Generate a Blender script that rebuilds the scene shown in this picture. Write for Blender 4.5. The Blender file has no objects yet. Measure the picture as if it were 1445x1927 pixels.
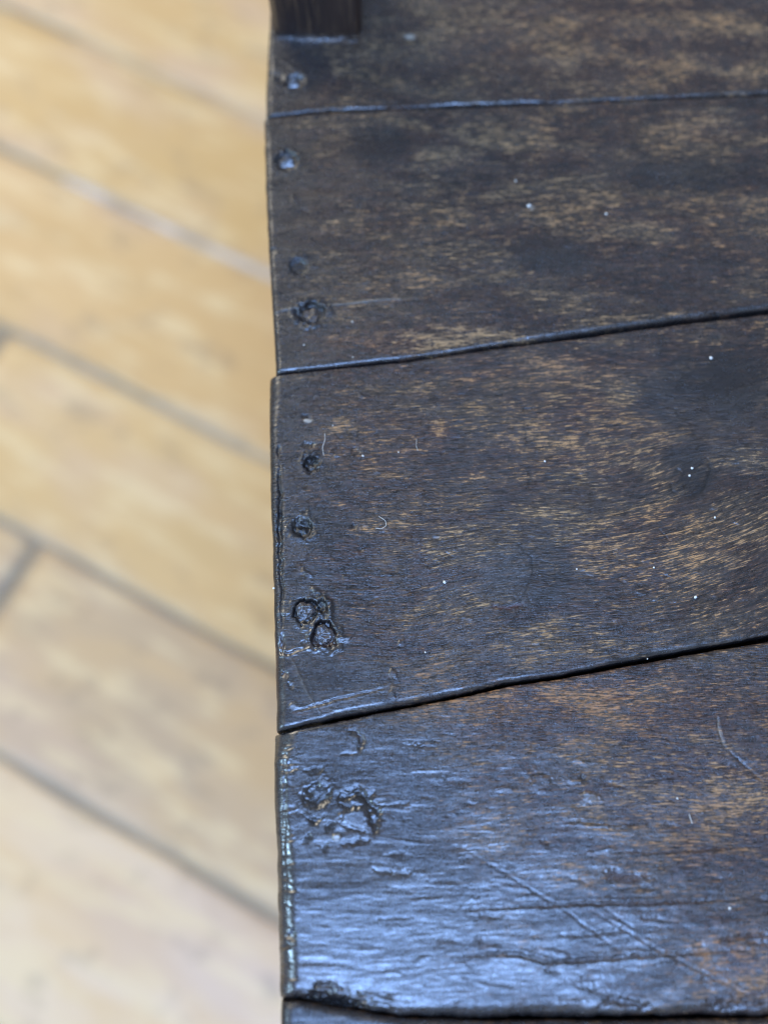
import bpy, math, random
import numpy as np

# ------------------------------------------------------------------ camera, light, exposure
S = bpy.context.scene
COL = S.collection
FPX, TILT = 1744.0, math.radians(18)           # focal length in photo pixels, tilt away from straight down
SEAT_Z = 0.45
CAM = np.array([0.0, 0.0, SEAT_Z + 0.266])
cd = bpy.data.cameras.new('camera'); cam = bpy.data.objects.new('camera', cd); COL.objects.link(cam)
cam.location = CAM; cam.rotation_euler = (TILT, 0, 0)
cd.sensor_fit = 'HORIZONTAL'; cd.sensor_width = 36; cd.lens = 36 * FPX / 1445
cd.clip_start = 0.01; cd.clip_end = 50
cd.dof.use_dof = True; cd.dof.focus_distance = 0.272; cd.dof.aperture_fstop = 4.9
S.camera = cam

w = bpy.data.worlds.new('World'); S.world = w; w.use_nodes = True
bg = w.node_tree.nodes['Background']
bg.inputs[0].default_value = (0.64, 0.78, 1.0, 1); bg.inputs[1].default_value = 0.52

def area(name, loc, aim, sx, sy, power, col):
    l = bpy.data.lights.new(name, 'AREA'); l.shape = 'RECTANGLE'; l.size = sx; l.size_y = sy
    l.energy = power; l.color = col
    o = bpy.data.objects.new(name, l); COL.objects.link(o); o.location = loc
    import mathutils
    d = mathutils.Vector(aim) - mathutils.Vector(loc)
    o.rotation_euler = d.to_track_quat('-Z', 'Y').to_euler()
    return o
area('window_light', (0.06, -0.86, 2.75), (0, 0.05, SEAT_Z), 1.30, 0.80, 88, (0.29, 0.50, 1.0))
area('side_window_light', (-2.5, -1.05, 2.15), (0, 0.05, SEAT_Z), 0.8, 0.8, 85, (0.45, 0.72, 1.0))
area('warm_fill_light', (-2.1, 2.6, 2.7), (-0.1, 0.2, 0.2), 1.8, 1.4, 108, (1.0, 0.90, 0.72))  # added warm fill for the floor, no known lamp

S.view_settings.view_transform = 'Standard'; S.view_settings.look = 'None'
S.view_settings.exposure = 0.0; S.view_settings.gamma = 1.0
S.render.engine = 'CYCLES'; S.cycles.use_denoising = True; S.cycles.max_bounces = 6; S.cycles.denoising_prefilter = 'ACCURATE'; S.cycles.filter_width = 1.15

# ------------------------------------------------------------------ helpers
_f = np.array([0, math.sin(TILT), -math.cos(TILT)]); _u = np.array([0, math.cos(TILT), math.sin(TILT)])
def at(px, py, z=SEAT_Z):
    """point of the plane at height z that the photograph shows at pixel px, py"""
    d = _f * FPX + np.array([1., 0, 0]) * (px - 722.5) + _u * (963.5 - py)
    return CAM + d * (z - CAM[2]) / d[2]

def vn(x, y, sx, sy, seed):
    """smooth value noise, -1..1, feature size sx, sy"""
    t = np.random.RandomState(seed).rand(256, 256) * 2 - 1
    a = x / sx + seed * 7.31; b = y / sy + seed * 3.17
    i = np.floor(a).astype(int); j = np.floor(b).astype(int)
    fa = a - i; fb = b - j
    fa = fa * fa * fa * (fa * (fa * 6 - 15) + 10); fb = fb * fb * fb * (fb * (fb * 6 - 15) + 10)
    i &= 255; j &= 255; i1 = (i + 1) & 255; j1 = (j + 1) & 255
    return (t[i, j] * (1 - fa) + t[i1, j] * fa) * (1 - fb) + (t[i, j1] * (1 - fa) + t[i1, j1] * fa) * fb

def fbm(x, y, sx, sy, seed, n=3):
    r = 0; a = 1; q = 0
    for k in range(n):
        r = r + a * vn(x, y, sx / 2**k, sy / 2**k, seed + 11 * k); q += a; a *= .5
    return r / q

def sst(a, b, x):
    t = np.clip((x - a) / (b - a), 0, 1); return t * t * (3 - 2 * t)

def link(name, me, mat=None, parent=None):
    o = bpy.data.objects.new(name, me); COL.objects.link(o)
    if mat is not None: me.materials.append(mat)
    if parent is not None: o.parent = parent
    return o

def np_mesh(name, V, Q, smooth=True):
    me = bpy.data.meshes.new(name); V = np.asarray(V, np.float32); Q = np.asarray(Q, np.int32)
    me.vertices.add(len(V)); me.vertices.foreach_set('co', V.ravel())
    me.loops.add(Q.size); me.loops.foreach_set('vertex_index', Q.ravel())
    me.polygons.add(len(Q)); me.polygons.foreach_set('loop_start', np.arange(len(Q), dtype=np.int32) * Q.shape[1])
    me.polygons.foreach_set('use_smooth', np.full(len(Q), smooth))
    me.update(calc_edges=True); me.validate()
    return me

def fattr(me, name, a, kind='FLOAT'):
    at_ = me.attributes.new(name, kind, 'POINT')
    at_.data.foreach_set('vector' if kind == 'FLOAT_VECTOR' else 'value', np.asarray(a, np.float32).ravel())

class NT:
    """small node-tree writer"""
    def __init__(s, name):
        s.m = bpy.data.materials.new(name); s.m.use_nodes = True; s.t = s.m.node_tree; s.t.nodes.clear()
        s.out = s.n('ShaderNodeOutputMaterial'); s.p = s.n('ShaderNodeBsdfPrincipled')
        s.t.links.new(s.p.outputs[0], s.out.inputs[0])
    def n(s, k, **kw):
        o = s.t.nodes.new(k)
        for a, b in kw.items(): setattr(o, a, b)
        return o
    def put(s, inp, v):
        if isinstance(v, (int, float)): inp.default_value = v
        elif isinstance(v, tuple): inp.default_value = v if len(v) == len(inp.default_value) else v + (1,)
        else: s.t.links.new(v, inp)
    def m_(s, op, a, b=0., c=0., clamp=False):
        o = s.n('ShaderNodeMath', operation=op, use_clamp=clamp)
        s.put(o.inputs[0], a); s.put(o.inputs[1], b); s.put(o.inputs[2], c); return o.outputs[0]
    def vmul(s, v, k):
        o = s.n('ShaderNodeVectorMath', operation='MULTIPLY'); s.put(o.inputs[0], v); o.inputs[1].default_value = k; return o.outputs[0]
    def noise(s, v, k, detail=3., rough=.55, dist=0.):
        o = s.n('ShaderNodeTexNoise'); s.put(o.inputs['Vector'], s.vmul(v, k)); o.inputs['Scale'].default_value = 1
        o.inputs['Detail'].default_value = detail; o.inputs['Roughness'].default_value = rough
        o.inputs['Distortion'].default_value = dist; return o.outputs['Fac']
    def ss(s, v, a, b, lo=0., hi=1.):
        o = s.n('ShaderNodeMapRange', interpolation_type='SMOOTHSTEP'); s.put(o.inputs[0], v)
        o.inputs[1].default_value = a; o.inputs[2].default_value = b; o.inputs[3].default_value = lo; o.inputs[4].default_value = hi
        return o.outputs[0]
    def mix(s, f, a, b, mode='MIX'):
        o = s.n('ShaderNodeMix', data_type='RGBA', blend_type=mode); s.put(o.inputs[0], f); s.put(o.inputs[6], a); s.put(o.inputs[7], b)
        return o.outputs[2]
    def attr(s, name, out='Fac'):
        return s.n('ShaderNodeAttribute', attribute_name=name).outputs[out]
    def bump(s, h, dist, strength=1., nrm=None):
        o = s.n('ShaderNodeBump'); o.inputs['Distance'].default_value = dist; o.inputs['Strength'].default_value = strength
        s.put(o.inputs['Height'], h)
        if nrm is not None: s.put(o.inputs['Normal'], nrm)
        return o.outputs[0]

# ------------------------------------------------------------------ materials
def oak_material():
    t = NT('aged_dark_oak'); g = t.attr('grain', 'Vector')
    wear, grime, pale, red = t.attr('wear'), t.attr('grime'), t.attr('pale'), t.attr('redness')
    fl = t.noise(g, (210, 1900, 1), 3, .65, .3)         # flecks of bare wood, some 5 mm long
    fi = t.noise(g, (420, 5200, 1), 2, .6, .2)          # fine fibre lines
    pore = t.noise(g, (260, 5200, 1), 2, .5)            # thin dark pores
    pa = t.noise(g, (38, 95, 1), 3, .55, .6)            # worn patches
    big = t.noise(g, (14, 26, 1), 2, .5)
    mot = t.noise(g, (700, 900, 1), 3, .6)              # mottling of the old varnish
    v = t.m_('ADD', t.m_('MULTIPLY', fl, .60), t.m_('MULTIPLY', fi, .40))
    v = t.m_('ADD', v, t.m_('MULTIPLY', t.m_('SUBTRACT', pa, .5), .27))
    v = t.m_('ADD', v, t.m_('MULTIPLY', t.m_('SUBTRACT', mot, .5), .16))
    v = t.m_('ADD', v, t.m_('MULTIPLY', wear, .30))
    fleck = t.ss(v, .590, .650)
    half = t.ss(v, .42, .62)
    c = t.mix(half, (.015, .0125, .0125), t.mix(t.ss(pa, .38, .62), (.062, .031, .021), (.066, .044, .028)))
    tan = t.mix(t.ss(big, .35, .65), (.43, .222, .083), (.37, .230, .107))
    tan = t.mix(t.m_('MULTIPLY', red, 1.0), tan, (.31, .135, .052))
    c = t.mix(t.m_('MULTIPLY', fleck, .80), c, tan)
    c = t.mix(t.m_('MULTIPLY', t.ss(pore, .60, .72), .65), c, (.012, .010, .010))
    c = t.mix(t.m_('MULTIPLY', t.ss(t.noise(g, (55, 70, 3), 2, .5), .55, .7), .35), c, (.030, .018, .014))
    c = t.mix(grime, c, (.006, .005, .0045))
    c = t.mix(t.m_('MULTIPLY', t.m_('MULTIPLY', red, grime), .8, clamp=True), c, (.075, .020, .010))
    c = t.mix(pale, c, (.40, .36, .30))
    t.put(t.p.inputs['Base Color'], c)
    r = t.m_('ADD', t.m_('MULTIPLY', fleck, .20), t.m_('MULTIPLY', mot, .22))
    r = t.m_('ADD', r, t.attr('matt')); t.put(t.p.inputs['Roughness'], t.m_('ADD', r, .17, clamp=True))
    t.p.inputs['Specular IOR Level'].default_value = .55
    h = t.m_('ADD', t.m_('MULTIPLY', fl, .8), t.m_('MULTIPLY', fi, .7))
    h = t.m_('SUBTRACT', h, t.m_('MULTIPLY', t.ss(pore, .58, .72), .9))
    h = t.m_('SUBTRACT', h, t.m_('MULTIPLY', fleck, .35))
    h = t.m_('ADD', h, t.m_('MULTIPLY', mot, .5))
    sm = t.m_('SUBTRACT', 1., t.m_('MULTIPLY', t.attr('smooth'), .75)); h = t.m_('MULTIPLY', h, sm)
    t.put(t.p.inputs['Normal'], t.bump(h, .00016, 1.0))
    gn = t.noise(g, (45, 120, 1), 4, .6, .8)            # old polish left in patches
    co = t.m_('ADD', t.ss(gn, .47, .56, -.15, .45), t.attr('gloss'), clamp=True)
    co = t.m_('MULTIPLY', co, t.m_('SUBTRACT', 1., t.m_('MULTIPLY', fleck, .75)))
    co = t.m_('MULTIPLY', co, t.m_('SUBTRACT', 1., t.m_('MULTIPLY', grime, .5)))
    t.put(t.p.inputs['Coat Weight'], co); t.p.inputs['Coat IOR'].default_value = 1.55
    t.put(t.p.inputs['Coat Roughness'], t.ss(mot, .3, .7, .16, .34))
    hc = t.m_('ADD', t.m_('MULTIPLY', t.noise(g, (160, 900, 1), 2, .5, .5), 1.), t.m_('MULTIPLY', mot, .35))
    t.put(t.p.inputs['Coat Normal'], t.bump(t.m_('MULTIPLY', hc, sm), .00014, 1.0))
    return t.m
OAK = oak_material()

def plain_oak():
    t = NT('rough_dark_oak'); o = t.n('ShaderNodeTexCoord').outputs['Object']
    n = t.noise(o, (900, 900, 60), 4, .6, .4); b = t.noise(o, (60, 60, 25), 3)
    t.put(t.p.inputs['Base Color'], t.mix(t.ss(n, .5, .75), t.mix(b, (.014, .012, .013), (.05, .026, .016)), (.10, .060, .034)))
    t.put(t.p.inputs['Roughness'], t.ss(b, .3, .7, .22, .5)); t.put(t.p.inputs['Normal'], t.bump(n, .0004))
    return t.m
OAK2 = plain_oak()

def iron():
    t = NT('rusty_iron'); o = t.n('ShaderNodeTexCoord').outputs['Object']
    n = t.noise(o, (1500, 1500, 1500), 4, .65)
    t.put(t.p.inputs['Base Color'], t.mix(t.ss(n, .4, .65), (.012, .009, .008), (.050, .030, .022)))
    t.put(t.p.inputs['Roughness'], t.ss(n, .35, .7, .15, .38)); t.p.inputs['Coat Weight'].default_value = .6; t.p.inputs['Coat Roughness'].default_value = .2
    t.put(t.p.inputs['Normal'], t.bump(n, .0004)); return t.m
IRON = iron()
def waxed():
    t = NT('waxed_iron'); o = t.n('ShaderNodeTexCoord').outputs['Object']; n = t.noise(o, (500, 500, 500), 3, .6)
    t.put(t.p.inputs['Base Color'], t.mix(n, (.02, .018, .018), (.05, .045, .045))); t.put(t.p.inputs['Roughness'], t.ss(n, .35, .7, .2, .36))
    t.p.inputs['Coat Weight'].default_value = 1.; t.p.inputs['Coat Roughness'].default_value = .15
    t.put(t.p.inputs['Normal'], t.bump(n, .0002)); return t.m
WAXED = waxed()

def floor_wood():
    t = NT('pale_floor_wood'); o = t.n('ShaderNodeTexCoord').outputs['Object']
    oi = t.n('ShaderNodeObjectInfo'); base = oi.outputs['Color']
    off = t.n('ShaderNodeVectorMath', operation='ADD'); t.put(off.inputs[0], o)
    cmb = t.n('ShaderNodeCombineXYZ'); t.put(cmb.inputs[2], t.m_('MULTIPLY', oi.outputs['Random'], 37.)); t.put(off.inputs[1], cmb.outputs[0])
    p = off.outputs[0]
    a = t.noise(p, (9, 26, 1), 3, .55, .5); b = t.noise(p, (14, 60, 1), 3, .6); d = t.noise(p, (26, 40, 1), 3, .6); e = t.noise(p, (5, 11, 1), 2)
    c = t.mix(t.ss(a, .35, .68), base, t.mix(.5, base, (.56, .33, .125)))
    c = t.mix(t.ss(e, .45, .70, 0, .65), c, (.52, .34, .215))
    c = t.mix(t.ss(b, .46, .68, 0, .6), c, (.65, .455, .23))
    c = t.mix(t.ss(d, .55, .72, 0, .42), c, (.22, .145, .085))
    c = t.mix(t.attr('dirt'), c, (.19, .155, .115))
    t.put(t.p.inputs['Base Color'], c); t.put(t.p.inputs['Roughness'], t.ss(a, .3, .7, .42, .6))
    t.put(t.p.inputs['Normal'], t.bump(b, .0006)); return t.m
FLOORW = floor_wood()

def joint_dirt():
    t = NT('joint_dirt'); o = t.n('ShaderNodeTexCoord').outputs['Object']
    n = t.noise(o, (30, 30, 30), 4)
    t.put(t.p.inputs['Base Color'], t.mix(n, (.19, .155, .11), (.31, .25, .18))); t.p.inputs['Roughness'].default_value = .9
    return t.m
DIRT = joint_dirt()
def filler_mat(name, ca, cb):
    t = NT(name); o = t.n('ShaderNodeTexCoord').outputs['Object']
    n = t.noise(o, (25, 60, 30), 3)
    t.put(t.p.inputs['Base Color'], t.mix(t.ss(n, .35, .6), ca, cb)); t.p.inputs['Roughness'].default_value = .8
    return t.m
FILL = filler_mat('pale_filler', (.36, .28, .21), (.54, .44, .36))
def speck_mat():
    t = NT('dust'); o = t.n('ShaderNodeTexCoord').outputs['Object']
    n = t.noise(o, (300, 300, 300), 2)
    t.put(t.p.inputs['Base Color'], t.mix(n, (.55, .52, .46), (.80, .78, .74))); t.p.inputs['Roughness'].default_value = .8
    return t.m
DUST = speck_mat()

# ------------------------------------------------------------------ floor: boards laid on a sheet
TH = math.radians(-27.98)
def box_verts(x0, x1, y0, y1, z0, z1):
    return [(x, y, z) for z in (z0, z1) for y in (y0, y1) for x in (x0, x1)]
BOXQ = [(0, 2, 3, 1), (4, 5, 7, 6), (0, 1, 5, 4), (2, 6, 7, 3), (0, 4, 6, 2), (1, 3, 7, 5)]
floor = link('floor', np_mesh('floor', box_verts(-1.5, 1.4, -.99, .948, -0.03, -0.0035), BOXQ, False), DIRT)
floor['kind'] = 'structure'; floor.rotation_euler[2] = TH

def board_mesh(L, W, seed):
    """board with worn, rounded, slightly wavy edges; local x along the board"""
    nx = max(8, int(L / .012)); xs = np.linspace(0, L, nx)
    prof = np.array([0, .0006, .0015, .003, .006, .012, .03]); ys = np.concatenate([prof, np.linspace(.04, W - .04, 8), W - prof[::-1]])
    X, Y = np.meshgrid(xs, ys, indexing='ij')
    d = np.minimum(np.minimum(Y, W - Y), np.minimum(X, L - X))
    z = -.0030 * np.exp(-d / .0022) + .0004 * vn(X, Y, .12, .06, seed)
    e = (np.exp(-Y / .01) - np.exp(-(W - Y) / .01)) * .0012 * vn(X, Y * 0, .05, 1, seed + 5)
    x2, Y2 = X, Y + e
    V = np.stack([x2, Y2, z], -1).reshape(-1, 3); n1 = len(ys)
    I = np.arange(nx * n1).reshape(nx, n1)
    Q = np.stack([I[:-1, :-1], I[1:, :-1], I[1:, 1:], I[:-1, 1:]], -1).reshape(-1, 4)
    loop = np.concatenate([I[:, 0], I[-1, 1:], I[-2::-1, -1], I[0, -2:0:-1]])
    low = V[loop].copy(); low[:, 2] = -.012; b = len(V) + np.arange(len(loop))
    Q2 = np.stack([loop, b, np.roll(b, -1), np.roll(loop, -1)], -1)
    me = np_mesh('floor_board', np.vstack([V, low]), np.vstack([Q, Q2]))
    dirt = .6 * np.exp(-d / .0030) * (.75 + .5 * vn(X, Y, .03, .03, seed + 9))
    fattr(me, 'dirt', np.concatenate([np.clip(dirt, 0, 1).ravel(), np.ones(len(loop))]))
    return me

rows = [-.99, -.855, -.7045, -.554, -.403, -.2525, -.0999, .0538, .2007, .3533, .4950, .645, .796, .948]
tone = [(.55, .40, .22), (.58, .42, .24), (.50, .40, .30), (.58, .43, .25), (.66, .53, .36), (.66, .54, .37), (.52, .40, .285), (.60, .435, .235), (.58, .40, .22), (.58, .405, .20), (.56, .40, .21), (.6, .42, .22), (.55, .4, .25)]
cuts = {6: [-1.15, -.3413, .46], 7: [-.93, -.4765, .31], 5: [-.78, .12, .9], 8: [-1.02, .06], 9: [-.74, .20], 4: [-.5, .4], 10: [-.9, -.1], 3: [-.8, .2]}
JW = .0036
rng = random.Random(4)
for i in range(len(rows) - 1):
    xs = [-1.5] + cuts.get(i, [rng.uniform(-1, -.2), rng.uniform(.1, .9)]) + [1.4]
    for k in range(len(xs) - 1):
        L = xs[k + 1] - xs[k] - JW; W = rows[i + 1] - rows[i] - JW
        o = link('floor_board', board_mesh(L, W, 20 + i * 5 + k), FLOORW, floor)
        o.location = (xs[k] + JW / 2, rows[i] + JW / 2, .0006 * rng.uniform(-1, 1))
        j = rng.uniform(.93, 1.05); c = tone[i]; k_ = .78 if i <= 6 else .86; gk = .86 if i <= 5 else .87; bk = .74 if i <= 5 else .63; k_ = .90 if i <= 5 else k_; o.color = (c[0] * j * k_ * 1.03, c[1] * j * k_ * gk, c[2] * j * k_ * bk * rng.uniform(.96, 1.04), 1)
# filler pressed into three of the joints
def filler(y, x0, x1, width, lift, mat, seed):
    nf = 90; fx = np.linspace(x0, x1, nf); V = []
    for x, k in zip(fx, range(nf)):
        ww = width * (1 + .4 * math.sin(k * .37 + seed) * math.sin(k * .11))
        for a in (-1, -.5, 0, .5, 1): V.append((x, y - .0008 + a * ww, lift - .0036 * a * a))
    Q = [(k * 5 + j, k * 5 + 5 + j, k * 5 + 6 + j, k * 5 + 1 + j) for k in range(nf - 1) for j in range(4)]
    link('joint_filler', np_mesh('joint_filler', V, Q), mat, floor)
filler(.3533, -.52, .05, .0052, .0012, FILL, 0)
filler(.4950, -.60, .05, .0040, .0008, filler_mat('tan_filler', (.44, .30, .17), (.54, .38, .22)), 2)
filler(.2007, -.46, .05, .0036, .0002, filler_mat('grey_filler', (.27, .205, .135), (.40, .30, .20)), 4)

# ------------------------------------------------------------------ the seat
seat = bpy.data.objects.new('plank_seat', None); COL.objects.link(seat)
seat.location = (-.03, .1, 0); seat['label'] = 'worn dark oak plank seat with nailed board ends and a corner post'; seat['category'] = 'seat'
SEAT_OFF = np.array([-.03, .1, 0.])
PXM = .000157                                         # one photo pixel on the seat near the focus, in metres

class Surface:
    """height and colour marks gathered over one plank's top"""
    def __init__(s, X, Y, z): s.X, s.Y, s.z = X, Y, z; s.h = np.zeros_like(X); s.grime = s.h.copy(); s.wear = s.h.copy(); s.pale = s.h.copy(); s.red = s.h.copy(); s.matt = s.h.copy(); s.gloss = s.h.copy(); s.smooth = s.h.copy()
    def win(s, cx, cy, r):
        i = np.where((np.abs(s.X - cx) < r) & (np.abs(s.Y - cy) < r)); return i
    def hole(s, px, py, r, depth, rim=.25, rough=.4, seed=1, asp=1., ang=0., floor=.75, grime=.8):
        c = at(px, py, s.z); rr = r * PXM; i = s.win(c[0], c[1], rr * 3.2); x = s.X[i] - c[0]; y = s.Y[i] - c[1]
        ca, sa = math.cos(ang), math.sin(ang); a = (x * ca + y * sa) / asp; b = (-x * sa + y * ca)
        d = np.sqrt(a * a + b * b) / rr * (1 + .14 * vn(x, y, rr * .9, rr * .9, seed) + .16 * vn(x, y, rr * .32, rr * .32, seed + 3) + .10 * vn(x, y, rr * .14, rr * .14, seed + 4))
        k = 1 - sst(floor, 1.05, d)
        s.h[i] += -depth * 1e-3 * k * (1 + rough * .5 * fbm(x, y, rr * .5, rr * .5, seed + 7, 3)) + rim * 1e-3 * np.exp(-((d - 1.22) / .20)**2) * np.maximum(.35 + .9 * vn(x, y, rr * .7, rr * .7, seed + 5), -.2)
        s.grime[i] = np.maximum(s.grime[i], grime * k); s.wear[i] -= .5 * (1 - sst(1.0, 2.2, d))
    def line(s, pts, wid, depth, grime=0., pale=0., seed=1, breakup=0., ridge=0., red=0.):
        P = np.array([at(a, b, s.z)[:2] for a, b in pts]); w = wid * PXM; c = (P.min(0) + P.max(0)) / 2; R = np.abs(P.max(0) - P.min(0)).max() / 2 + w * 6
        i = s.win(c[0], c[1], R); x = s.X[i]; y = s.Y[i]; x = x + .5 * w * vn(x, y, .003, .003, seed + 2); y = y + .5 * w * vn(x, y, .003, .003, seed + 4); x = x + .45 * w * vn(x, y, .0009, .0009, seed + 6); y = y + .45 * w * vn(x, y, .0009, .0009, seed + 8)
        D = np.full(x.shape, 9.); T = np.zeros(x.shape); n = len(P) - 1
        for k in range(n):
            e = P[k + 1] - P[k]; t = np.clip(((x - P[k, 0]) * e[0] + (y - P[k, 1]) * e[1]) / (e @ e), 0, 1)
            d = np.hypot(x - P[k, 0] - t * e[0], y - P[k, 1] - t * e[1]); m = d < D; D[m] = d[m]; T[m] = (k + t[m]) / n
        taper = np.sin(np.clip(T, .02, .98) * math.pi)**.4
        if breakup: taper = taper * sst(breakup - .5, breakup + .1, vn(x, y, .0022, .0022, seed) * .5 + .5)
        g = np.exp(-(D / (w * np.maximum(taper, .05)))**2) * taper
        s.h[i] += -depth * 1e-3 * g + ridge * 1e-3 * np.exp(-((D - 1.9 * w) / w)**2) * taper
        s.grime[i] = np.maximum(s.grime[i], grime * g); s.pale[i] = np.maximum(s.pale[i], pale * g); s.red[i] = np.maximum(s.red[i], red * g)
    def chip(s, px, py, lx, ly, ang, depth, seed=1, pale=0., grime=0.):
        """small lens-shaped flake (negative depth stands proud) with one sharp side"""
        c = at(px, py, s.z); ax, ay = lx * PXM, ly * PXM; i = s.win(c[0], c[1], max(ax, ay) * 1.6); x = s.X[i] - c[0]; y = s.Y[i] - c[1]
        ca, sa = math.cos(ang), math.sin(ang); a = (x * ca + y * sa) / ax; b = (-x * sa + y * ca) / ay
        d = np.sqrt(a * a + b * b) * (1 + .25 * vn(x, y, ax * .5, ay * .8, seed) + .3 * vn(x, y, .0008, .0006, seed + 1)); k = 1 - sst(.55, 1.0, d)
        s.h[i] += -depth * 1e-3 * k * (.55 + .45 * np.clip(b, -1, 1)); s.pale[i] = np.maximum(s.pale[i], pale * k); s.grime[i] = np.maximum(s.grime[i], grime * k)
    def patch(s, px, py, lx, ly, amount, what='wear', seed=1):
        c = at(px, py, s.z); ax, ay = lx * PXM, ly * PXM; d = np.hypot((s.X - c[0]) / ax, (s.Y - c[1]) / ay) + .25 * fbm(s.X, s.Y, .012, .008, seed, 3)
        getattr(s, what)[...] += amount * (1 - sst(.4, 1.1, d))

def steps(total, fine, coarse, at_end=True):
    """positions 0..total, close together near the rounded edges"""
    a = [0.]; st = fine
    while a[-1] < .0035: a.append(a[-1] + st); st = min(st * 1.22, coarse)
    lead = np.array(a)
    if at_end: mid = np.linspace(lead[-1], total - lead[-1], max(3, int((total - 2 * lead[-1]) / coarse)))[1:-1]; return np.concatenate([lead, mid, total - lead[::-1]])
    mid = np.arange(lead[-1] + coarse, total, coarse); out = list(np.concatenate([lead, mid])); st = coarse
    return np.array(out)

def rnd(d, r):
    q = np.clip(1 - d / r, 0, 1); return r * (1 - np.sqrt(np.maximum(1 - q * q, 0)))

XMAX, XVIS = .42, .150
def plank(top, bot, left, z, thick, seed, res, marks, rl=.0022, rf=.0016, rb=.0012, wave=.00025, ripple=.00004, grain=None, gap=(.0003, .0006), base_wear=0., slope=0., edge_n=.00025, soft=0.):
    T = np.array([at(a, b, z)[:2] for a, b in top]); B = np.array([at(a, b, z)[:2] for a, b in bot]); Lf = np.array([at(a, b, z)[:2] for a, b in left])
    def ext(P):
        k = (P[-1, 1] - P[-3, 1]) / (P[-1, 0] - P[-3, 0]); k0 = (P[2, 1] - P[0, 1]) / (P[2, 0] - P[0, 0])
        xs = np.concatenate([[P[0, 0] - .05], P[:, 0], [XMAX + .05]]); ys = np.concatenate([[P[0, 1] - k0 * .05], P[:, 1], [P[-1, 1] + k * (XMAX + .05 - P[-1, 0])]]); return xs, ys
    tx, ty = ext(T); bx, by = ext(B)
    Lf = Lf[np.argsort(Lf[:, 1])]; x0 = Lf[:, 0].min()
    w0 = np.interp(x0 + .03, tx, ty) - np.interp(x0 + .03, bx, by)
    tt = steps(w0, .00007, res) / w0
    s1 = steps(XVIS - x0, .00007, res, False); n = 26; s2 = s1[-1] + (XMAX - x0 - s1[-1]) * (np.arange(1, n + 1) / n)**1.5; ss_ = np.concatenate([s1, s2])
    Sg, Tg = np.meshgrid(ss_, tt, indexing='ij')
    yl = np.interp(x0, bx, by) + tt * (np.interp(x0, tx, ty) - np.interp(x0, bx, by)); XL = np.interp(yl, Lf[:, 1], Lf[:, 0])
    XL = XL + .00012 * vn(yl, yl * 0, .004, 1, seed + 41) + .00006 * vn(yl, yl * 0, .0012, 1, seed + 42)
    X = Sg + x0 + (XL - x0)[None, :] * np.exp(-Sg / .05)
    yb = np.interp(X, bx, by); yt = np.interp(X, tx, ty); q = np.clip((X - x0) / .17, 0, 1)
    yb = yb + gap[0] + (gap[1] - gap[0]) * q + edge_n * (vn(X, X * 0, .017, 1, seed + 50) + .5 * vn(X, X * 0, .004, 1, seed + 51) + .25 * vn(X, X * 0, .0014, 1, seed + 52))
    yt = yt - .0001 + .6 * edge_n * (vn(X, X * 0, .015, 1, seed + 60) + .5 * vn(X, X * 0, .003, 1, seed + 61))
    Y = yb + Tg * (yt - yb)
    F = Surface(X, Y, z); F.wear += base_wear
    F.h += wave * fbm(X, Y, .05, .022, seed, 2) + ripple * fbm(X, Y, .011, .0016, seed + 70, 3) + .5 * ripple * fbm(X, Y, .004, .004, seed + 75, 2)
    marks(F)
    dl, df, db = Sg, Tg * (yt - yb), (1 - Tg) * (yt - yb)
    rfv = rf * (1 + .4 * vn(X, X * 0, .02, 1, seed + 80)) * (1 + soft * np.exp(-Sg / .03))
    rlv = rl * (1 + .3 * vn(Y, Y * 0, .012, 1, seed + 81))
    Z = z + F.h * np.clip(np.minimum(np.minimum(dl, df), db) / .0004, 0, 1) - rnd(dl, rlv) - rnd(df, rfv) - rnd(db, rb) + slope * (Tg - .5)
    V = np.stack([X, Y, Z], -1).reshape(-1, 3); nx, ny = X.shape; I = np.arange(nx * ny).reshape(nx, ny)
    Q = np.stack([I[:-1, :-1], I[1:, :-1], I[1:, 1:], I[:-1, 1:]], -1).reshape(-1, 4)
    loop = np.concatenate([I[:, 0], I[-1, 1:], I[-2::-1, -1], I[0, -2:0:-1]]); nl = len(loop)
    vs = [V]; prev = loop; qs = [Q]; cnt = len(V)
    for dz in (.45, 1.):
        low = V[loop].copy(); low[:, 2] = (z - .0025) * (1 - dz) + (z - thick) * dz; b = cnt + np.arange(nl); cnt += nl; vs.append(low)
        qs.append(np.stack([prev, b, np.roll(b, -1), np.roll(prev, -1)], -1)); prev = b
    # underside: a strip between the two long sides
    m = nx; bt = prev[:nx]; tp = prev[nx + ny - 2: nx + ny - 2 + nx][::-1]
    qs.append(np.stack([bt[:-1], tp[:-1], tp[1:], bt[1:]], -1))
    me = np_mesh('seat_plank', np.vstack(vs) - SEAT_OFF, np.vstack(qs))
    U, W = (X.copy(), Y.copy()) if grain is None else grain(X, Y)
    # the boards' own direction: the grain follows the mean of both edges
    W = W - .5 * (np.interp(X, tx, ty) + np.interp(X, bx, by)) * .35
    W = W + .0012 * fbm(X, Y, .05, .02, seed + 90, 2)
    G = np.stack([U, W, np.full_like(X, seed * 1.7)], -1).reshape(-1, 3)
    pad = np.tile(G[loop], (2, 1)); fattr(me, 'grain', np.vstack([G, pad]), 'FLOAT_VECTOR')
    def full(a, e): return np.concatenate([a.ravel(), np.full(2 * nl, e)])
    endg = np.clip(np.exp(-dl / .0006), 0, 1)
    F.wear -= .42 * np.exp(-dl / .009)                  # board ends are dark with old polish
    fe = np.exp(-(df / .0016)**2) * np.clip(.55 + .7 * vn(X, X * 0, .009, 1, seed + 95), 0, 1); F.gloss += .8 * fe; F.wear -= .35 * fe
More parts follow.
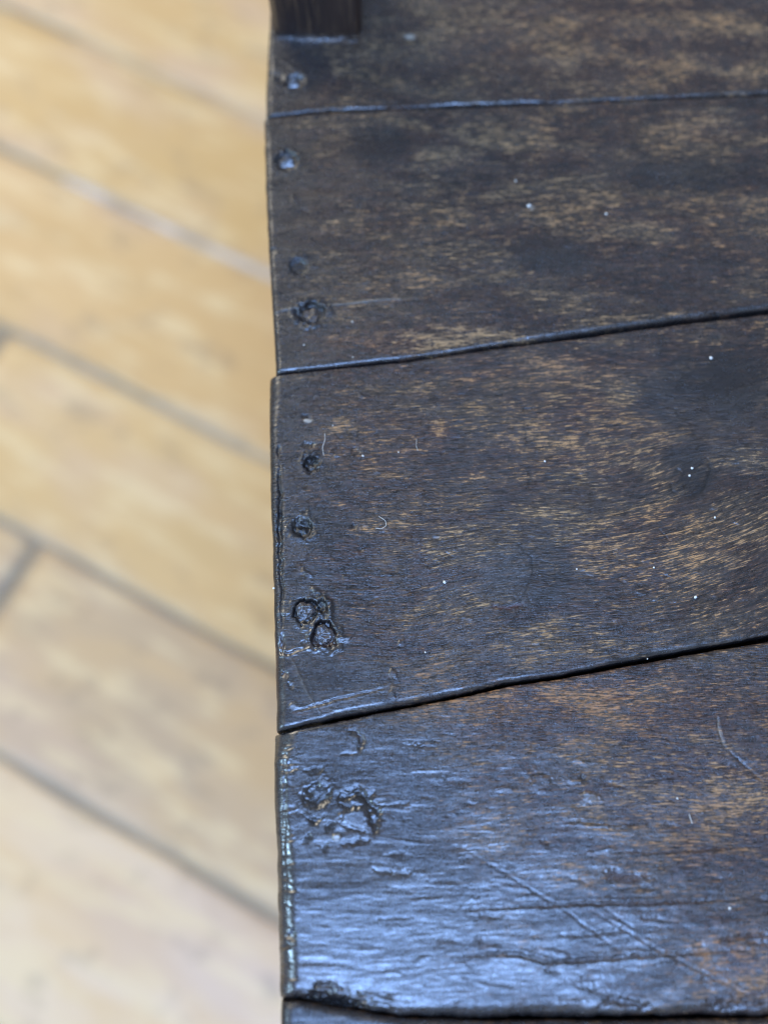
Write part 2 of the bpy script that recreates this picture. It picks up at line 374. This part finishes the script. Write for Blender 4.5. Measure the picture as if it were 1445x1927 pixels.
    F.wear -= .8 * endg; F.grime = np.maximum(F.grime, .8 * np.exp(-(dl / .0009)**2)); F.gloss -= 2 * np.exp(-(dl / .0009)**2)  # end rim coloured dark and dulled, painting in the shade of the side face
    fattr(me, 'wear', full(np.clip(F.wear, -1.5, 1.5), -1)); fattr(me, 'grime', full(np.clip(F.grime, 0, 1), .75)); fattr(me, 'pale', full(np.clip(F.pale, 0, 1), 0))
    fattr(me, 'redness', full(np.clip(F.red, 0, 1), 0)); fattr(me, 'matt', full(F.matt, .1)); fattr(me, 'gloss', full(F.gloss, 0)); fattr(me, 'smooth', full(np.clip(F.smooth, 0, 1), 0))
    o = link('seat_plank', me, OAK, seat)
    return o

def nail(par, px, py, r, z, depth, seed, dome=.15, tilt=0., mat=None):
    """sunken iron nail head, lumpy with rust, lying in its hole"""
    rs = np.linspace(0, 1, 15)[1:]; na = 40; c = at(px, py, z - depth * 1e-3); V = [(0, 0, dome * 1e-3)]
    for q in rs:
        for a in range(na):
            th = a * 2 * math.pi / na; rr = q * r * PXM * (1 + .12 * math.sin(3 * th + seed) + .06 * math.sin(7 * th + 2 * seed))
            V.append((rr * math.cos(th), rr * math.sin(th), dome * 1e-3 * (1 - q**3 * 1.6)))
    V = np.array(V); V[:, 2] += (.00005 if mat else .00055) * fbm(V[:, 0], V[:, 1], .0017, .0017, seed, 3); V[-na:, 2] -= .0012
    F3 = [(0, 1 + a, 1 + (a + 1) % na) for a in range(na)]; me = bpy.data.meshes.new('nail_head')
    F4 = [(1 + k * na + a, 1 + (k + 1) * na + a, 1 + (k + 1) * na + (a + 1) % na, 1 + k * na + (a + 1) % na) for k in range(len(rs) - 1) for a in range(na)]
    me.from_pydata(V.tolist(), [], F3 + F4); me.update(); me.polygons.foreach_set('use_smooth', [True] * len(me.polygons))
    o = link('nail_head', me, mat or IRON, par); o.location = c - SEAT_OFF; o.rotation_euler = (math.radians(tilt), 0, 0); return o

J1 = [(500, 220), (600, 210), (760, 203), (945, 197), (1200, 186), (1445, 177)]
J2 = [(515, 704), (650, 690), (760, 679), (945, 652), (1100, 633), (1200, 618), (1445, 588)]
J3 = [(518, 1381), (600, 1364), (717, 1339), (840, 1316), (945, 1295), (1130, 1262), (1300, 1230), (1445, 1206)]
J4 = [(523, 1889), (560, 1884), (610, 1893), (690, 1906), (760, 1917), (900, 1922), (1100, 1923), (1445, 1918)]
BACK = [(500, -130), (760, -138), (945, -142), (1445, -155)]
FRONT = [(524, 2320), (760, 2340), (1100, 2350), (1445, 2350)]

# ---- plank under the post
def m1(F):
    F.line([(498, 134), (520, 141), (548, 156)], 7, .55, seed=3); F.hole(556, 152, 19, 1.1, .2, .3, 5, 1.1, .4, grime=.35)
    F.line([(520, 105), (545, 122), (572, 135), (580, 155), (565, 172)], 5, -.22, seed=8)
    F.line([(516, 70), (570, 71), (640, 71), (676, 73)], 7, -.7, seed=9); F.patch(570, 75, 90, 22, .8, 'gloss', 3)
    F.chip(772, 68, 15, 8, 0, -.5, 4, pale=.55)
    F.patch(1150, 60, 560, 190, .10, seed=7); F.patch(560, 130, 90, 90, -.25, seed=4)
    for k in range(16): F.chip(520 + k * 58 + rng.uniform(-20, 20), 206 - k * 1.7 + rng.uniform(-6, 2), rng.uniform(10, 22), 5, 0, -.12, 30 + k)
p1 = plank(BACK, J1, [(506, 60), (504, 100), (500, 150), (500, 215)], .4503, .019, 3, .00045, m1, rl=.0022, rf=.0012, wave=.0003, gap=(.0003, .0006), base_wear=.06)

# ---- second plank
def m2(F):
    F.hole(541, 303, 25, 1.2, .15, .2, 11, 1.05, .3, grime=.5); F.hole(563, 501, 19, .8, .2, .4, 13, 1.1, .5, grime=.6)
    F.hole(586, 590, 25, 1.4, .45, .5, 17, 1.1, .2, grime=.7); F.chip(581, 569, 17, 9, 0, -.5, 3)
    F.line([(511, 588), (545, 579), (570, 577)], 3.5, -.28, seed=5, pale=.15); F.line([(600, 574), (650, 570), (735, 562), (800, 561)], 2.4, -.22, seed=6, pale=.22)
    F.chip(510, 473, 12, 10, 0, .5, 8); F.chip(553, 372, 5, 14, .3, -.3, 9); F.chip(573, 398, 12, 7, 0, .3, 10)
    F.line([(1280, 455), (1245, 490)], 4, .15, grime=.5, seed=9); F.line([(1345, 525), (1380, 575)], 9, .1, grime=.45, seed=10)
    F.patch(1310, 240, 120, 50, .16, seed=3); F.patch(900, 250, 420, 120, .09, seed=5); F.patch(1150, 420, 380, 130, .09, seed=6)
    F.patch(720, 270, 90, 70, -.35, seed=8); F.patch(1290, 330, 160, 60, -.25, seed=9); F.patch(800, 640, 260, 40, .22, seed=11); F.patch(1040, 480, 110, 60, -.3, seed=12)
    F.patch(640, 660, 120, 30, .8, 'red', 3)
    F.chip(1000, 390, 8, 9, 0, -.3, 14, pale=.3)
p2 = plank(J1, J2, [(497, 228), (499, 350), (505, 470), (510, 560), (515, 640), (517, 704)], .4504, .019, 5, .00034, m2, rl=.0020, rf=.0018, wave=.0003, gap=(.0003, .0017), base_wear=.02)

# ---- third plank, the one in focus
KX, KY = at(1330, 800)[:2]
def grain3(X, Y):
    a = np.clip((X - at(1080, 950)[0]) / .055, 0, 2.2); lift = .0105 * a * a * np.exp(-((Y - at(1300, 1010)[1]) / .034)**2)
    d2 = ((X - KX) / .020)**2 + ((Y - KY) / .016)**2
    s_ = .004 * np.exp(-((X - at(760, 1150)[0]) / .02)**2) * np.exp(-((Y - at(760, 1150)[1]) / .022)**2)
    return X, Y - lift + .007 * np.exp(-d2) * np.sign(Y - KY + 1e-9) * np.minimum(np.abs(Y - KY) / .012, 1) + s_
def m3(F):
    F.hole(574, 1149, 23, 1.7, .35, .5, 21, 1.05, .6, floor=.82); F.hole(606, 1141, 13, .8, .45, .3, 22, .8, .2); F.hole(609, 1194, 26, 1.8, .35, .5, 23, 1.05, 2.2, floor=.82)
    F.line([(583, 1107), (603, 1118), (620, 1135), (622, 1158), (612, 1170)], 5.5, -.7, seed=12, ridge=-.15); F.line([(594, 1112), (612, 1128)], 4, .5, seed=13, grime=.5)
    F.line([(566, 1172), (590, 1180), (588, 1205), (610, 1222)], 5, -.5, seed=14); F.chip(645, 1203, 19, 8, .1, -.7, 15); F.chip(578, 1213, 8, 12, .6, .5, 16, grime=.5)
    F.line([(520, 1152), (548, 1153)], 3, -.3, seed=15, pale=.1); F.line([(515, 1222), (540, 1230), (575, 1218)], 2.5, .35, seed=16, grime=.4, ridge=.1)
    F.hole(570, 994, 21, 1.2, .3, 1.3, 25, 1.1, .2, floor=.55); F.hole(584, 873, 16, 1.3, .3, 1.0, 26, 1.0, .2, floor=.6); F.chip(581, 838, 13, 8, 0, .6, 17, grime=.3)
    F.chip(578, 786, 14, 6, -.6, .5, 18, grime=.4); F.chip(580, 792, 10, 6, 0, -.25, 19, pale=.8); F.patch(585, 885, 60, 40, -.35, seed=21); F.patch(600, 990, 70, 50, -.25, seed=22)
    F.chip(579, 1080, 15, 6, -.5, -.5, 27); F.chip(652, 1090, 9, 10, .5, -.35, 28); F.chip(670, 851, 12, 10, .2, .55, 29); F.chip(666, 991, 6, 10, 0, .5, 30); F.chip(686, 994, 8, 6, 0, .4, 31)
    F.chip(715, 889, 14, 4, 0, -.35, 32); F.chip(745, 803, 10, 5, 0, -.3, 33); F.chip(680, 745, 9, 4, -.4, -.4, 34); F.chip(820, 1014, 12, 4, 0, .4, 35); F.chip(727, 1081, 14, 4, 0, -.3, 36)
    F.chip(634, 858, 8, 4, 0, -.3, 37); F.chip(755, 1211, 8, 6, .5, -.4, 38)
    F.line([(622, 1108), (680, 1112), (725, 1106)], 2.2, -.22, seed=37, breakup=.3)
    F.line([(543, 1230), (562, 1270), (582, 1312), (606, 1347)], 2.2, -.18, seed=38, pale=.10); F.line([(550, 1338), (600, 1326), (660, 1310), (735, 1292)], 2.2, .28, seed=39, grime=.3, ridge=.06)
    F.chip(742, 1272, 7, 16, .4, -.5, 40); F.line([(738, 1290), (742, 1318)], 5, -.25, seed=41); F.chip(552, 1328, 9, 7, 0, -.3, 42, pale=.06)
    F.chip(537, 1269, 7, 8, 0, .6, 43, grime=.4); F.chip(548, 1292, 7, 6, 0, .4, 44)
    F.line([(523, 838), (526, 860)], 3, .6, grime=.8, seed=45); F.line([(525, 872), (528, 930), (527, 985), (526, 1040), (530, 1100), (531, 1180)], 4.2, .9, grime=.95, seed=46, breakup=.18)
    F.line([(524, 960), (523, 1000), (525, 1040)], 5, .6, grime=.8, seed=47, breakup=.45); F.line([(529, 1195), (531, 1230)], 4, .6, grime=.7, seed=48, breakup=.35)
    for k in range(26): F.line([(508 + k * .35, 735 + k * 23), (523 + k * .3, 726 + k * 23 + rng.uniform(-8, 8))], 2.0, rng.uniform(-.14, .14), seed=300 + k)
    F.line([(930, 1132), (932, 1143), (960, 1143), (980, 1138), (982, 1128)], 5, .15, grime=.65, seed=49, red=1.); F.line([(958, 1022), (975, 1024), (1000, 1050), (1004, 1075), (990, 1108), (984, 1128)], 2.6, .1, grime=.75, seed=50, breakup=.2)
    F.line([(985, 790), (992, 830), (990, 850)], 3, .1, grime=.6, seed=51, breakup=.25); F.line([(992, 880), (1000, 900), (990, 920)], 3, .1, grime=.6, seed=52)
    F.line([(1328, 858), (1336, 885), (1326, 915), (1300, 936), (1275, 932)], 4.5, .12, grime=.8, seed=53); F.line([(1262, 905), (1266, 925), (1280, 935)], 3, .1, grime=.5, seed=54); F.line([(1300, 808), (1310, 825)], 5, .15, grime=.6, seed=55)
    F.line([(1235, 990), (1260, 1020)], 2, .12, grime=.4, seed=56)
    F.patch(1310, 740, 170, 110, -.30, seed=31); F.patch(1300, 880, 60, 70, -.35, seed=36); F.patch(1390, 700, 90, 90, -.15, seed=33)
    F.patch(1120, 820, 220, 120, .15, seed=34); F.patch(1050, 700, 300, 40, .13, seed=35); F.patch(700, 840, 160, 90, .10, seed=37); F.patch(1250, 1030, 260, 90, .14, seed=38); F.patch(760, 1000, 200, 70, .06, seed=39)
    F.patch(1000, 1090, 110, 90, -.25, seed=41); F.patch(640, 1290, 130, 60, -.25, seed=42); F.patch(960, 690, 420, 60, .6, 'red', 4); F.patch(700, 1270, 300, 90, .7, 'red', 5); F.patch(825, 805, 22, 26, .4, seed=44)
    F.patch(1060, 850, 420, 330, .07, 'matt', 6); F.patch(560, 1260, 150, 170, .7, 'smooth', 54); F.patch(560, 1250, 170, 200, .55, 'gloss', 58); F.patch(560, 1000, 70, 300, .35, 'gloss', 59); F.patch(950, 1085, 65, 70, .6, 'gloss', 60); F.patch(1000, 950, 500, 150, -.1, 'gloss', 61)
    for k in range(60):
        F.chip(rng.uniform(560, 1440), rng.uniform(740, 1230), rng.uniform(4, 13), rng.uniform(2.5, 5), rng.uniform(-.4, .4), rng.choice((-.2, .3)), 400 + k)
p3 = plank(J2, J3, [(505, 712), (505, 800), (508, 930), (513, 1100), (515, 1200), (518, 1378)], .4498, .019, 8, .00027, m3, rl=.0032, rf=.0017, wave=.0003, ripple=.00003, soft=.45, grain=grain3, gap=(.0004, .0019), base_wear=.025)

# ---- fourth plank, glossy towards the front
def m4(F):
    F.hole(596, 1497, 24, .6, .12, .8, 61, 1.15, .3, floor=.5, grime=.7); F.chip(592, 1452, 18, 9, .2, .3, 3, grime=.6)
    F.line([(640, 1508), (650, 1496), (672, 1492), (690, 1505), (706, 1525), (712, 1545), (708, 1570)], 8.5, .6, grime=1., seed=62); F.line([(690, 1525), (700, 1550), (705, 1575)], 6, .3, grime=.8, seed=63, breakup=.4)
    F.line([(580, 1538), (592, 1547), (604, 1542)], 4, .5, grime=1., seed=64); F.line([(640, 1512), (655, 1520), (680, 1517)], 5, .25, grime=.6, seed=65); F.chip(620, 1557, 14, 9, .5, .3, 66, grime=.8)
    F.line([(640, 1586), (670, 1586), (700, 1582)], 6, .25, grime=.7, seed=67, breakup=.25); F.chip(578, 1580, 9, 10, 0, .3, 68, grime=.7); F.chip(612, 1598, 6, 9, .4, .25, 69, grime=.5); F.line([(640, 1548), (665, 1560), (690, 1568)], 4, .2, grime=.45, seed=70)
    F.chip(668, 1538, 30, 20, .1, -.35, 71); F.chip(633, 1576, 9, 7, 0, -.5, 72, pale=.35)
    F.line([(650, 1377), (672, 1378), (681, 1388), (678, 1405), (673, 1418)], 4.5, .4, grime=.8, seed=73); F.line([(640, 1418), (672, 1419)], 2, .2, grime=.3, seed=74)
    F.chip(548, 1764, 8, 12, -.4, .9, 75, grime=.35); F.line([(524, 1786), (545, 1782)], 3, .5, seed=76, ridge=.2)
    for k in range(34):
        y = rng.uniform(1392, 1880); F.line([(519 + rng.uniform(-2, 3), y), (536, y + rng.uniform(-5, 5)), (540 + rng.uniform(0, 24), y + rng.uniform(-9, 9))], rng.uniform(1.6, 3.4), rng.uniform(.1, .3), seed=500 + k)
    F.line([(533, 1400), (536, 1500), (534, 1600), (537, 1700)], 2.6, .25, seed=77, breakup=.3)
    F.line([(1348, 1350), (1354, 1380), (1364, 1408)], 2.4, .2, pale=.30, seed=78, ridge=.08); F.line([(1364, 1408), (1400, 1440), (1445, 1480)], 2, .2, seed=79, grime=.3)
    F.line([(1200, 1483), (1225, 1472), (1262, 1464)], 3, .2, grime=.7, seed=80); F.line([(1130, 1322), (1165, 1312), (1195, 1306)], 2.6, .2, grime=.6, seed=81)
    F.chip(1110, 1500, 17, 9, 0, -.7, 82, pale=.12); F.chip(1020, 1475, 24, 20, .3, -.35, 83); F.chip(1095, 1466, 7, 6, 0, .5, 84, grime=.8); F.chip(1085, 1432, 12, 4, .1, -.3, 85)
    F.line([(860, 1590), (960, 1650), (1060, 1712), (1180, 1800)], 2.4, .07, seed=86, ridge=.03); F.line([(1105, 1708), (1240, 1790), (1360, 1850), (1440, 1892)], 2.4, .09, seed=87, ridge=.04); F.line([(1130, 1704), (1200, 1752)], 2.4, .08, seed=88)
    F.line([(870, 1712), (1010, 1706), (1150, 1700), (1300, 1698), (1440, 1688)], 2.6, .3, grime=.25, seed=89, ridge=.07, breakup=.12); F.line([(850, 1800), (960, 1795), (1040, 1812), (1200, 1800), (1445, 1786)], 3, .34, grime=.3, seed=90, ridge=.08, breakup=.15)
    F.line([(1150, 1604), (1260, 1604), (1350, 1597), (1445, 1592)], 2.6, .3, grime=.35, seed=91, breakup=.1); F.chip(1170, 1652, 46, 12, -.1, .35, 92, grime=.45)
    F.line([(1060, 1545), (1130, 1550), (1210, 1552)], 2.6, .25, grime=.3, seed=93, ridge=.1); F.line([(1350, 1770), (1400, 1765), (1445, 1760)], 4, .45, grime=.5, seed=94)
    F.line([(1120, 1900), (1150, 1880), (1200, 1893), (1230, 1898)], 6, .6, grime=.8, seed=95); F.line([(1320, 1890), (1370, 1897), (1445, 1885)], 8, .6, grime=.7, seed=96, breakup=.2)
    # the broken front corner
    F.line([(560, 1890), (590, 1890), (640, 1896), (688, 1902)], 20, 2.4, grime=.55, seed=97); F.chip(620, 1905, 60, 22, .1, 1.2, 98, grime=.3)
    F.patch(1130, 1330, 420, 90, .15, seed=51); F.patch(1350, 1500, 260, 150, .16, seed=52); F.patch(1000, 1310, 300, 40, .1, seed=53); F.patch(1050, 1330, 500, 90, .7, 'red', 7); F.patch(1300, 1700, 260, 200, .6, 'red', 8); F.patch(1400, 1830, 120, 90, .2, seed=55)
    F.patch(700, 1620, 520, 420, .45, 'gloss', 58); F.patch(900, 1830, 700, 210, .45, 'gloss', 59); F.patch(530, 1550, 45, 330, .6, 'gloss', 57)
    F.patch(730, 1886, 110, 36, .8, 'gloss', 52); F.patch(730, 1886, 110, 36, -.08, 'matt', 52)
    for k in range(14): F.line([(rng.uniform(660, 760), rng.uniform(1862, 1912)), (rng.uniform(690, 790), rng.uniform(1862, 1912))], 1.8, .2, seed=900 + k, breakup=.2)
    F.patch(610, 1640, 190, 330, .9, 'smooth', 54); F.patch(640, 1640, 260, 330, -.35, seed=56); F.patch(860, 1800, 420, 180, -.22, seed=57); F.patch(600, 1600, 230, 330, -.05, 'matt', 9)
    for k in range(90):
        F.chip(rng.uniform(700, 1440), rng.uniform(1380, 1900), rng.uniform(8, 34), rng.uniform(3, 7), rng.uniform(-.25, .15), rng.choice((-.16, .22)), 600 + k)
p4 = plank(J3, J4, [(513, 1388), (513, 1500), (517, 1600), (520, 1750), (523, 1886)], .4488, .018, 13, .00026, m4, rl=.0058, rf=.0034, wave=.00035, ripple=.00007, gap=(.0002, .0004), base_wear=.03, edge_n=.0005)

# ---- front plank, only its back edge shows
def m5(F):
    F.patch(900, 1960, 500, 100, -.2, seed=3)
p5 = plank(J4, FRONT, [(527, 1892), (527, 1960), (526, 2320)], .4482, .018, 17, .0006, m5, rl=.003, rf=.003, rb=.002, base_wear=0.)

for a in ((p1, 551, 157, 13, .4503, .55, 3, .1, 28, WAXED), (p2, 540, 309, 17, .4504, .75, 4, .1, 26, WAXED), (p2, 586, 592, 17, .4504, 1.2, 5), (p3, 574, 1151, 19, .4498, 1.05, 7, .3, 16), (p3, 609, 1196, 20, .4498, 1.1, 8, .3, 16)):
    nail(*a)

# ---- corner post standing on the seat, with the frame that carries the planks
def bevel_box(name, x0, x1, y0, y1, z0, z1, bev, seed, cuts=14, mat=OAK2):
    """squared timber with chamfered long edges and slightly uneven faces"""
    sec = [(x0 + bev, y0), (x1 - bev, y0), (x1, y0 + bev), (x1, y1 - bev), (x1 - bev, y1), (x0 + bev, y1), (x0, y1 - bev), (x0, y0 + bev)]
    pts = []
    for k in range(8):
        a, b = np.array(sec[k]), np.array(sec[(k + 1) % 8]); m = 5 if np.hypot(*(b - a)) > 2 * bev else 2
        pts += [a + (b - a) * j / m for j in range(m)]
    n = len(pts); V = []; c = np.array([(x0 + x1) / 2, (y0 + y1) / 2])
    for i in range(cuts):
        z = z0 + (z1 - z0) * i / (cuts - 1)
        for k, p in enumerate(pts):
            q = p + (p - c) * .018 * float(vn(np.array([k * .31]), np.array([z * 40.]), 1, 1, seed)[0]); V.append((q[0], q[1], z))
    me = bpy.data.meshes.new(name); F = [(i * n + k, i * n + (k + 1) % n, (i + 1) * n + (k + 1) % n, (i + 1) * n + k) for i in range(cuts - 1) for k in range(n)]
    F += [tuple(range(n))[::-1], tuple((cuts - 1) * n + k for k in range(n))]
    me.from_pydata((np.array(V) - SEAT_OFF).tolist(), [], F); me.update()
    return link(name, me, mat, seat)
pa, pb = at(514, 66), at(680, 66)
bevel_box('corner_post', pa[0], pb[0], pa[1], pa[1] + .036, .4475, .53, .002, 2)
for x0, x1 in ((-.018, .012), (.375, .405)):
    bevel_box('side_rail', x0, x1, -.098, .305, .385, .4300, .002, 5)
    for y0 in (-.096, .270): bevel_box('leg', x0 - .003, x1 + .003, y0, y0 + .034, 0., .3845, .003, 6)
for j in (J1, J2, J3, J4):
    a = at(560, j[1][1]); b = at(1445, j[-1][1]); yy = min(a[1], b[1]) - .004; y2 = max(a[1], b[1]) + .006
    if j is J3: y2 += .012
    bevel_box('joint_blocker', .014, .373, yy, y2, .418, .4292, .001, 9, 3)  # unseen strips added under the joints to block light from below

# ------------------------------------------------------------------ dust and lint lying on the wood
V, Fc = [], []
def ball(px, py, r, z):
    c = at(px, py, z); b = len(V)
    for i in range(5):
        ph = math.pi * i / 4
        for a in range(6):
            th = a * math.pi / 3; k = r * PXM * rng.uniform(.65, 1.15)
            V.append((c[0] + k * math.sin(ph) * math.cos(th), c[1] + k * math.sin(ph) * math.sin(th), c[2] + .6 * k * math.cos(ph) + .3 * k))
    for i in range(4):
        for a in range(6): Fc.append((b + i * 6 + a, b + (i + 1) * 6 + a, b + (i + 1) * 6 + (a + 1) % 6, b + i * 6 + (a + 1) % 6))
SP = [(995, 387, 4.5, .4504), (1337, 673, 4, .4498), (683, 858, 2.6, .4498), (515, 1107, 2.6, .4488), (836, 1096, 3.6, .4498), (1302, 881, 3.2, .4498), (1297, 895, 3, .4498), (1025, 868, 2.4, .4498), (1345, 974, 2.6, .4498), (1308, 1124, 3.4, .4498), (800, 1228, 2, .4498),
      (663, 605, 2, .4504), (572, 649, 2, .4504), (664, 672, 1.6, .4504), (1230, 1068, 2, .4498), (1085, 1071, 2, .4498), (970, 340, 3, .4504), (1140, 402, 3, .4504), (1274, 1503, 2.2, .4488), (1372, 1710, 3, .4488), (1218, 1240, 1.6, .4498), (626, 801, 1.8, .4498), (750, 851, 1.6, .4498), (1230, 668, 1.8, .4498)]
for a in SP: ball(*a)
def fibre(pts, r, z):
    P = [at(a, b, z) + np.array([0, 0, .0001 + .0004 * math.sin(math.pi * k / (len(pts) - 1))]) for k, (a, b) in enumerate(pts)]; P = np.array(P)
    t = np.linspace(0, len(P) - 1, 26); Q = np.stack([np.interp(t, np.arange(len(P)), P[:, k]) for k in range(3)], 1)
    Q[1:-1] = (Q[:-2] + 2 * Q[1:-1] + Q[2:]) / 4; Q[1:-1] = (Q[:-2] + 2 * Q[1:-1] + Q[2:]) / 4; b0 = len(V)
    for k in range(26):
        d = Q[min(k + 1, 25)] - Q[max(k - 1, 0)]; n = np.array([-d[1], d[0], 0]); n = n / (np.linalg.norm(n) + 1e-12) * r * PXM
        for q in (n, np.array([0, 0, r * PXM]), -n): V.append(tuple(Q[k] + q))
    for k in range(25):
        for j in range(3): Fc.append((b0 + k * 3 + j, b0 + k * 3 + 3 + j, b0 + k * 3 + 3 + (j + 1) % 3, b0 + k * 3 + (j + 1) % 3))
fibre([(611, 815), (612, 828), (607, 842), (609, 857)], .5, .4498); fibre([(713, 972), (725, 980), (727, 990), (718, 996), (706, 994)], .5, .4498)
fibre([(784, 826), (783, 840), (786, 848)], .35, .4498); fibre([(1296, 1532), (1302, 1550)], .6, .4488)
dust = link('dust_specks', np_mesh('dust_specks', V, Fc), DUST); dust['kind'] = 'stuff'
dust['label'] = 'pale dust specks and short lint fibres scattered over the dark planks'; dust['category'] = 'dust'
